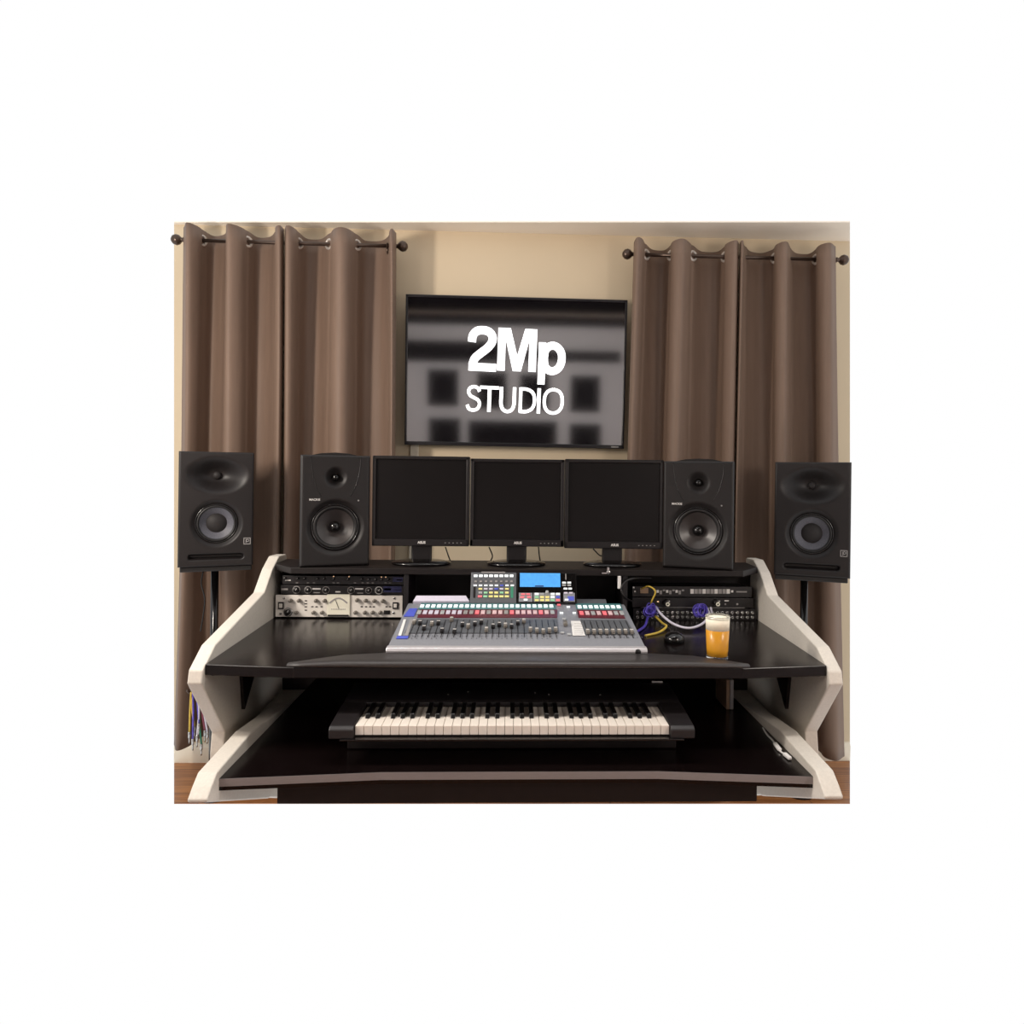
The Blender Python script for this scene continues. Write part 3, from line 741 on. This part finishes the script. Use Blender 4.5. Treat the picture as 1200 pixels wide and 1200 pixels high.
mpart('level_meter', quad([(466.5, 745), (473, 726), (476, 726), (470, 745)], .001), 'label')
mpart('level_meter', quad([(474, 745), (481, 726), (484, 726), (478, 745)], .001), 'dim')
mpart('meter_foot', quad([(464, 748.5), (466, 745.5), (479, 745.5), (477.5, 748.5)], .001), 'blue')
mpart('label_patch', quad([(671, 745), (669, 728), (680, 728), (686, 745)], .0012), 'label')
m = MB()
for i in range(7): sbox(m, 678, 731+i*2.1, .028, .0012, .0018)
mpart('label_lines', m, 'dim')
# buttons, displays, faders
lx = [494.7+i*6.58 for i in range(24)]; rx = [679.2+i*6.52 for i in range(8)]
rnd = random.Random(5)
lev = [732, 733, 739, 734, 733, 742, 729, 743, 735, 737, 734, 732, 741, 737, 735, 736, 737, 733, 731, 741, 742, 743, 742, 741]
for i, x in enumerate(lx+rx):
    dy = .9 if i >= 24 else 0
    left = i < 24
    vpx = 604
    def xs(py, x=x): return x+(x-vpx)*(py-711)/(711-470.)
    sbox(m := MB(), xs(711), 710.8+dy, .0135, .026, .004, .001); mpart('channel_button', m, 'btnw')
    sbox(m := MB(), xs(718.5), 718.3+dy, .0135, .034, .003, .0008, .001)
    mpart('select_button', m, 'btng' if i in (0, 4, 23, 26, 30, 31) else ('dim' if i in (8, 9, 12, 15) else ('lav' if i < 8 else ('redlt' if i in (10, 16, 21, 24, 28) else 'pink'))))
    sl0, sl1 = sp(xs(727), 727+dy), sp(xs(747), 747+dy)
    c_ = (sl0+sl1)/2
    m = MB(); m.box(c_+NRM*.001, (.0022, (sl1-sl0).length, .001), 0, SR); mpart('fader_slot', m, 'knob')
    py = lev[i]-1 if left else 741.5
    m = MB(); m.box(sp(xs(py), py+dy)+NRM*.007, (.0115, .026, .012), .003, SR); fc = mpart('fader_cap', m, 'knob' if (left and i < 19 and i % 3) else 'gknob')
    m = MB(); m.box(sp(xs(py), py+dy)+NRM*.0133, (.010, .004, .0012), 0, SR); mpart('fader_line', m, 'label', fc)
# tick marks
m = MB()
for i in range(34):
    px = 478+i*5.1
    for py in (745, 748):
        sbox(m, px-(604-px)*(py-711)/241., py, .0016, .010, .0009)
for i in range(12):
    px = 688+i*4.6; sbox(m, px+(px-604)*.14, 747, .0016, .010, .0009)
mpart('scale_marks', m, 'mixdk')
# master section between the two fader banks
for px, py, mm in ((666, 712, 'btnw'), (658, 719, 'btnw'), (673, 719, 'btnw'), (655, 709.5, 'redlt'), (661, 726, 'btng'), (659, 742, 'btng'), (667, 744, 'btng')):
    sbox(m := MB(), px, py, .012, .012, .004, .001); mpart('master_button', m, mm)
m = MB(); m.box(sp(662.5, 733)+NRM*.007, (.013, .026, .012), .003, SR); mpart('fader_cap', m, 'gknob')
# pale ledge at the left rear
ya = YZ(2.40)
A, B, C_, D_ = at(484, 704.5, ya), at(550, 704.5, ya), at(546, 698, YZ(2.425)), at(488, 698, YZ(2.425))
m = MB(); vt = [m.bm.verts.new(v) for v in (A, B, C_, D_)]; m.bm.faces.new(vt)
ex = bmesh.ops.extrude_face_region(m.bm, geom=m.bm.faces[:]); bmesh.ops.translate(m.bm, vec=(0, .012, -.02), verts=[v for v in ex['geom'] if isinstance(v, bmesh.types.BMVert)])
bmesh.ops.recalc_face_normals(m.bm, faces=m.bm.faces[:]); mpart('rear_ledge', m, 'lav')
m = MB(); m.prism([(y1+.012, ZD+.006), (y1+.05, ZD+.006), (y1+.05, P1.z+.012), (y1+.012, P1.z-.004)], 'x', mx0+.06, mx1-.06, .001); mpart('rear_housing', m, 'mixdk')
# upright control panels
def upright(px0, px1, pyb, pyt, mm, name):
    ybm, ytp = y1+.008, y1+.052
    b0, b1 = at(px0, pyb, ybm), at(px1, pyb, ybm); t0, t1 = at(px0+.8, pyt, ytp), at(px1-.8, pyt, ytp)
    zb_, zt_ = (b0.z+b1.z)/2, min((t0.z+t1.z)/2, ZS-.024+.012)
    m = MB(); m.prism([(ybm, zb_), (ytp, zt_), (ytp+.012, zt_), (ytp+.012, ZD+.012), (ybm, ZD+.012)], 'x', b0.x, b1.x, .001)
    o = mpart(name, m, mm)
    p0 = Vector((0, ybm, zb_)); d = Vector((0, ytp-ybm, zt_-zb_)).normalized(); n = Vector((1, 0, 0)).cross(d).normalized()
    if n.y > 0: n = -n
    R = Matrix((Vector((1, 0, 0)), d, n)).transposed()
    def pb(nm, px, py, w, l, mm2, h=.003, bev=.0006):
        q = onp(px, py, p0, n); m = MB(); m.box(q+n*(h/2), (w, l, h), bev, R); return mpart(nm, m, mm2, o)
    return pb
pb = upright(551, 605, 706, 671, 'mixdk', 'button_panel')
for i in range(8):
    pb('panel_button', 557.5+i*6.0, 675, .0135, .009, 'btnw'); pb('panel_button', 557.5+i*6.0, 681.5, .0085, .006, 'dim'); pb('panel_button', 557+i*6.2, 686.2, .012, .0055, 'blue' if i in (5,) else 'btnw')
for i, mm in enumerate(('yel', 'lav', 'lav', 'blue', 'lav', 'yel')): pb('panel_button', 563+i*6.2, 690.2, .013, .006, mm)
for i, mm in enumerate(('btng', 'grn', 'yel', 'yel', 'grn', 'yel')): pb('panel_button', 563+i*6.2, 694.6, .013, .007, mm)
for i, mm in enumerate(('redlt', 'grn', 'yel', 'yel', 'yel', 'yel')): pb('panel_button', 562.5+i*6.3, 699, .0145, .007, mm)
pb('side_meter', 556, 694, .008, .04, 'knob', .001, 0); pb('side_meter', 600, 694, .009, .04, 'cgrn', .001, 0)
pb('title_strip', 578, 670.8, .085, .004, 'dim', .002)
pb = upright(606, 676, 706, 670.5, 'gloss', 'screen_panel')
pb('touch_screen', 633, 679.8, .144, .0505, 'lcd', .002)
pb('screen_edge', 632, 687, .03, .004, 'navy', .003, 0)
pb('key_area', 616, 700, .048, .032, 'mix', .0015, .0004); pb('key_area', 641, 700, .094, .032, 'mix', .0015, .0004); pb('key_area', 667, 700, .04, .032, 'mix', .0015, .0004)
for px, py, mm in ((613, 696.5, 'redlt'), (619, 696.5, 'redlt'), (612, 700, 'redlt'), (620, 700, 'redlt'), (616, 703, 'btnw')): pb('panel_button', px, py, .014, .006, mm, .004)
for r_, row in enumerate((('btnw', 'btng', 'btng', 'btnw', 'btnw'), ('grn', 'yel', 'yel', 'btnw', 'blue'), ('yel', 'yel', 'yel', 'grn', 'redlt'))):
    for i, mm in enumerate(row): pb('panel_button', 629+i*6.2, 696.3+r_*3.6, .014, .0075, mm, .004)
pb('encoder', 641, 694.5, .011, .011, 'btng', .012, .003)
for px, py, mm in ((661, 683, 'btnw'), (667, 683, 'btnw'), (661, 686, 'btng'), (667, 686, 'btng'), (662.5, 690, 'btnw'), (668, 690, 'btnw'), (663, 695, 'lav'), (669, 695, 'lav'), (664, 703, 'btnw')): pb('panel_button', px, py, .013, .006, mm, .004)
pb('data_pad', 669, 701.5, .022, .016, 'blue', .003); pb('slider', 663, 676, .003, .022, 'dim', .002, 0)

# small clip lamp / bracket at shelf front
p = at(712.5, 670, YZ(2.44))
m = MB(); m.cyl((p.x, YZ(2.433), p.z), .007, .012, 'y', 16, .001); m.box((p.x-.012, YZ(2.435), p.z-.004), (.022, .005, .004)); m.box((p.x, YZ(2.437), p.z+.010), (.008, .006, .012))
solo('shelf_clip', m, 'chrome', 'small metal clip on the shelf front edge right of the console screen', 'clip', (p.x, YZ(2.437), p.z))

# --------------------------------------------------------------- keyboard
kl, kr = at(416, 850, YZ(1.835)), at(784.5, 850.5, YZ(1.835))
kz = (kl.z+kr.z)/2
kx0, kx1 = kl.x, kr.x
KW = kx1-kx0; pitch = KW/36
kyf, kyb = YZ(1.835), YZ(1.985)
kb = thing('piano_keyboard', 'black keyboard with 61 piano keys on the lower deck of the desk', 'keyboard', ((kx0+kx1)/2, (kyf+kyb)/2, ZK))
KO = Vector(((kx0+kx1)/2, (kyf+kyb)/2, ZK))
def kp(n, m, mm, par=None): return build(n, m, mm, par or kb, KO)
m = MB(); m.box(((kx0+kx1)/2, (kyf+kyb)/2+.115, (ZK+kz-.030)/2+.001), (KW+.08, kyb-kyf+.06, kz-.030-ZK-.002), .003)
kp('base', m, 'blackmdf')
m = MB(); m.box(((kx0+kx1)/2, kyf-.012, kz-.031), (KW+.07, .022, .005), .001); kp('front_rail', m, 'gloss')
m = MB(); m.prism([(kyb+.001, kz-.03), (kyb+.001, kz+.012), (kyb+.012, kz+.016), (kyb+.145, kz+.026), (kyb+.15, kz-.03)], 'x', kx0-.066, kx1+.066, .002); kp('control_panel', m, 'kbd')
for s, xe in ((-1, kx0), (1, kx1)):
    m = MB()
    m.prism([(kyf-.016, kz-.03), (kyf-.016, kz-.006), (kyf-.006, kz+.002), (kyb-.05, kz+.013), (kyb-.0005, kz+.014), (kyb-.0005, kz-.03)], 'x', xe+s*.001, xe+s*.066, .003); kp('end_block', m, 'kbd')
for i in range(36):
    x = kx0+pitch*(i+.5)
    m = MB(); m.box((x, (kyf+kyb)/2-.0005, kz-.0125), (pitch-.0011, kyb-kyf-.001, .025), .0012); kp('white_key', m, 'keyw')
pat = (0, 1, 3, 4, 5)
for i in range(35):
    if i % 7 in pat:
        x = kx0+pitch*(i+1) + {0: -.002, 1: .002, 3: -.003, 4: 0, 5: .003}[i % 7]
        m = MB(); m.prism([(kyf+.052, kz+.0003), (kyf+.060, kz+.0115), (kyb-.0005, kz+.0125), (kyb-.0005, kz+.0003)], 'x', x-.0062, x+.0062, .0012); kp('black_key', m, 'keyb')
for px, py in ((548.5, 811), (627, 812), (643, 814), (703.5, 814.5), (525, 814)):
    q = onp(px, py, Vector((0, kyb+.012, kz+.016)), Vector((0, -.075, 1)).normalized())
    m = MB(); m.cyl(q+Vector((0, 0, .0008)), .0022, .002, 'z', 10); kp('indicator', m, 'dim')
m = MB(); m.box(((kx0+kx1)/2+.452, kyb+.1475, kz+.0285), (.034, .006, .005), .001); kp('maker_badge', m, 'label')

# ------------------------------------------------------------ desk clutter
# mouse
p = atz(790, 751, ZD)
ms = thing('computer_mouse', 'shiny black computer mouse on the desktop beside the console', 'mouse', (p.x, p.y, ZD))
ms.rotation_euler = (0, 0, math.radians(-14))
b = bmesh.new(); bmesh.ops.create_uvsphere(b, u_segments=28, v_segments=16, radius=1)
for v in b.verts:
    x_, y_, z_ = v.co
    v.co = Vector((x_*.033*(1-.1*y_), y_*.050, z_**.7*.030*(1-.25*y_) if z_ > 0 else 0))
for f in b.faces: f.smooth = True
m = MB(); m._add(b, Matrix.Translation((0, 0, .001))); build('shell', m, 'gloss', ms)
m = MB(); m.cyl((0, .030, .015), .008, .006, 'x', 16, .001); build('scroll_wheel', m, 'rubber', ms)
# drink glass
gy = YZ(1.978); gx = atz(840, 770, ZD).x*1.978/2.0
gt = thing('beer_glass', 'tall glass of amber drink with pale foam at the right of the desktop', 'drink', (gx, gy, ZD))
GH = .124
T0 = Matrix.Translation((0, 0, .001))
m = MB(); m.lathe([(0, 0), (.028, 0), (.031, .003), (.031, .010), (0, .011)], T0, 36); build('glass_foot', m, 'glass', gt)
m = MB(); m.lathe([(0, .0115), (.0295, .0115), (.0310, .03), (.0335, GH*.70), (.033, GH*.702), (0, GH*.702)], T0, 36); build('drink', m, 'beer', gt)
m = MB(); m.lathe([(0, GH*.703), (.0334, GH*.703), (.0345, GH*.97), (.026, GH*1.0), (.01, GH*1.02), (0, GH*1.022)], T0, 36); build('foam', m, 'foam', gt)
m = MB(); m.lathe([(.0346, GH*.96), (.0352, GH*1.03), (.0338, GH*1.03), (.0335, GH*.99)], T0, 36); build('rim', m, 'glass', gt)

# cables at the right bay
def cable(name, pts, r, mm, label, group=None, cat='cable'):
    P = [Vector(q) for q in pts]
    return solo(name, MB().tube(P, r, 8, 8), mm, label, cat, P[0].copy(), group)
def ap(px, py, Z): return at(px, py, YZ(Z))
cable('patch_cable', [ap(768, 711, 2.49), ap(777, 722, 2.43), ap(791, 732, 2.36), ap(808, 736, 2.33), ap(823, 731, 2.37), ap(831, 721, 2.44), ap(829, 713, 2.50)], .0042, 'cwht', 'pale grey cable sagging in an arc across the patch bay')
def bunch(px, py, n, label, sd, rp):
    r = random.Random(sd)
    m = MB()
    for i in range(n):
        a0 = r.uniform(0, 6.28); pts = []
        cxp, cyp = px+r.uniform(-3, 3), py+r.uniform(-2, 2)
        R1, R2 = r.uniform(.25, 1)*rp, r.uniform(.3, 1)*rp
        zz = 2.47+r.uniform(-.02, .02)
        for j in range(9):
            a_ = a0+j*.75
            pts.append(ap(cxp+R1*math.cos(a_), cyp+R2*math.sin(a_), zz+.008*math.sin(a_*1.3)))
        m.tube(pts, .0020, 6, 5)
    return solo('cable_coil', m, 'cpur', label, 'cable', ap(px, py+rp, 2.47))
bunch(763, 715, 11, 'violet blue coil of thin cable at the left end of the patch bay', 3, 7)
bunch(822, 716, 11, 'violet blue coil of thin cable over the middle sockets of the patch bay', 4, 8)
cable('patch_cable', [ap(759, 724, 2.47), ap(756, 733, 2.40), ap(750, 738, 2.33), atz(745, 741, ZD+.006)], .0045, 'cpur', 'violet cable running from the patch bay down to the desktop')
cable('patch_cable', [ap(768, 722, 2.48), ap(776, 730, 2.42), ap(781, 734, 2.36), atz(772, 741, ZD+.005), atz(756, 745, ZD+.004)], .004, 'cyel', 'yellow cable falling onto the desktop beside the mouse')
cable('patch_cable', [ap(772, 716, 2.49), ap(778, 726, 2.44), ap(785, 736, 2.36), atz(787, 744, ZD+.004)], .0028, 'cblk', 'thin black lead ending at the mouse')
cable('patch_cable', [ap(833, 712, 2.50), ap(834, 720, 2.47), ap(832, 728, 2.46), ap(826, 733, 2.47)], .004, 'cwht', 'short pale cable hanging above the drink glass')
cable('patch_cable', [ap(752, 690, 2.505), ap(760, 687, 2.47), ap(768, 693, 2.46), ap(764, 704, 2.47), ap(762, 711, 2.50)], .003, 'cyel', 'dull yellow lead looped in front of the pale-labelled rack unit')
cable('power_lead', [ap(764, 677, 2.50), ap(745, 677.5, 2.455), ap(734, 681, 2.44), ap(728, 690, 2.436), ap(732, 700, 2.44), ap(741, 705, 2.49)], .004, 'cblk', 'black lead looped around the left cheek of the right rack bay')
m = MB(); a_, b_ = ap(724.5, 675, 2.44), ap(727, 690, 2.44); m.box(((a_+b_)/2), (.012, .006, abs(a_.z-b_.z)), .002)
solo('paper_tag', m, 'label', 'small white tag at the top left corner of the right rack bay', 'tag', ((a_+b_)/2))

# white charging lead on the keyboard deck
q0 = [atz(x, y, ZK+.004) for x, y in ((892, 850), (901, 862), (909, 872))]
t = thing('charging_lead', 'white charging lead with plug lying on the right side of the keyboard deck', 'cable', (q0[2].x, q0[2].y, ZK))
o_ = Vector((q0[2].x, q0[2].y, ZK))
W1 = [atz(x, y, ZK+.0035) for x, y in ((894, 853), (899, 861), (905, 867), (909, 873), (913, 879), (918, 883), (922, 885), (924, 888))]
build('cord', MB().tube(W1, .0025, 8), 'label', t, o_)
for (xa, ya_), (xb, yb_) in (((908, 871), (914, 879)), ((919, 883), (926, 889))):
    A, B = atz(xa, ya_, ZK+.006), atz(xb, yb_, ZK+.006); d = (B-A); ang = math.atan2(d.y, d.x)
    m = MB(); m.box((A+B)/2, (d.length, .012, .009), .003, Matrix.Rotation(ang, 3, 'Z')); build('plug', m, 'label', t, o_)

# papers standing under the desktop at the right
for i, (px0, px1, mm, lab) in enumerate(((851.5, 854.8, 'paper', 'tan folder standing under the right of the desktop, nearer the keyboard'), (855.8, 859.5, 'dim', 'grey folder standing under the right of the desktop, beside the tan one'))):
    A, B = ap(px0, 797, 2.245), ap(px1, 832, 2.245)
    m = MB(); m.box(((A.x+B.x)/2, YZ(2.245)+.06, (A.z+ZK)/2+.0005), (B.x-A.x, .12, A.z-ZK-.001), .001)
    solo('folder', m, mm, lab, 'folder', ((A.x+B.x)/2, YZ(2.245)+.06, ZK))

# hanging patch cables behind the left side panel
HY = -.30
rnd = random.Random(11)
hk = at(231, 812, HY)
rk = thing('cable_hook', 'dark hook on the curtain side of the left desk panel holding coloured cables', 'hook', hk)
cols = [('cyel', 'yellow'), ('cpur', 'violet'), ('cwht', 'pale grey'), ('cgrn', 'green'), ('cred', 'maroon'), ('cpur', 'blue violet'), ('cyel', 'dull yellow'), ('cwht', 'whitish')]
spots = [(222, 858), (226, 866), (231, 862), (236, 872), (240, 856), (233, 848), (228, 851), (243, 858)]
words = ['leftmost of the bunch', 'second from the left', 'in the middle of the bunch', 'reaching lowest', 'near the desk panel', 'shortest of the bunch', 'with its plug above the others', 'rightmost of the bunch']
m = MB(); m.tube([Vector((hk.x+.12, HY, hk.z+.012)), Vector((hk.x+.02, HY, hk.z+.006)), Vector((hk.x-.03, HY, hk.z)), Vector((hk.x-.04, HY-.01, hk.z+.015))], .005, 8); build('arm', m, 'rod', rk, hk)
for i, ((mm, cn), (px, py), wd) in enumerate(zip(cols, spots, words)):
    yy = HY-.006-.014*(i % 3); e = at(px, py, yy); s0 = at(229+(px-232)*.5, 811, yy)
    base = Vector(s0)
    t = thing('patch_lead', f'{cn} patch lead hanging behind the left desk panel, {wd}', 'cable', base)
    build('cord', MB().tube([s0, (s0*.6+e*.4)+Vector((rnd.uniform(-.016, .016), 0, 0)), e], .0042, 8), mm, t, base)
    m = MB(); m.cyl((e.x, e.y, e.z-.012), .006, .028, 'z', 12, .001); m.cyl((e.x, e.y, e.z-.038), .003, .026, 'z', 10); build('plug', m, 'chrome', t, base)
# speaker leads on the stands
P = [at(x, y, -.40) for x, y in ((238, 670), (236, 684), (240, 702), (238, 722), (235, 740))]
cable('speaker_lead', P, .003, 'cblk', 'thin lead hanging beside the left speaker stand pole')

# ------------------------------------------------------------------ light
wd_ = bpy.data.worlds.new('world'); SC.world = wd_; wd_.use_nodes = True
bg = wd_.node_tree.nodes['Background']; bg.inputs['Color'].default_value = (1, 1, 1, 1); bg.inputs['Strength'].default_value = 1.0
def area(name, loc, rot, size, sy, power, col):
    l = bpy.data.lights.new(name, 'AREA'); l.energy = power; l.color = col; l.shape = 'RECTANGLE'; l.size = size; l.size_y = sy
    o = bpy.data.objects.new(name, l); COL.objects.link(o); o.location = loc; o.rotation_euler = rot; return o
def aim(loc, tgt):
    return (Vector(tgt)-Vector(loc)).to_track_quat('-Z', 'Y').to_euler()
for sx, pw in ((-1, 9.5), (1, 12)):       # warm unseen side lights, added to light the racks from the front
    l = (sx*1.70, -2.75, 1.75); area('unseen_side_light', l, aim(l, (sx*.1, -.8, 1.25)), .35, .5, pw, (1, .91, .81))
l = (-1.76, -1.80, 1.95); area('unseen_side_light', l, aim(l, (.7, 0, 1.6)), .16, .5, 31, (1, .91, .81))  # unseen key light from the left, set to shade the curtain folds
l = (0, -1.84, zc-.05); area('added_rear_light', l, aim(l, (0, -3.7, 1.2)), 1.6, .1, 50, (1, .96, .92))  # unseen light added to brighten the rear wall mirrored in the TV
SC.view_settings.view_transform = 'Standard'; SC.view_settings.look = 'None'; SC.view_settings.exposure = 0; SC.view_settings.gamma = 1
SC.view_settings.use_curve_mapping = False
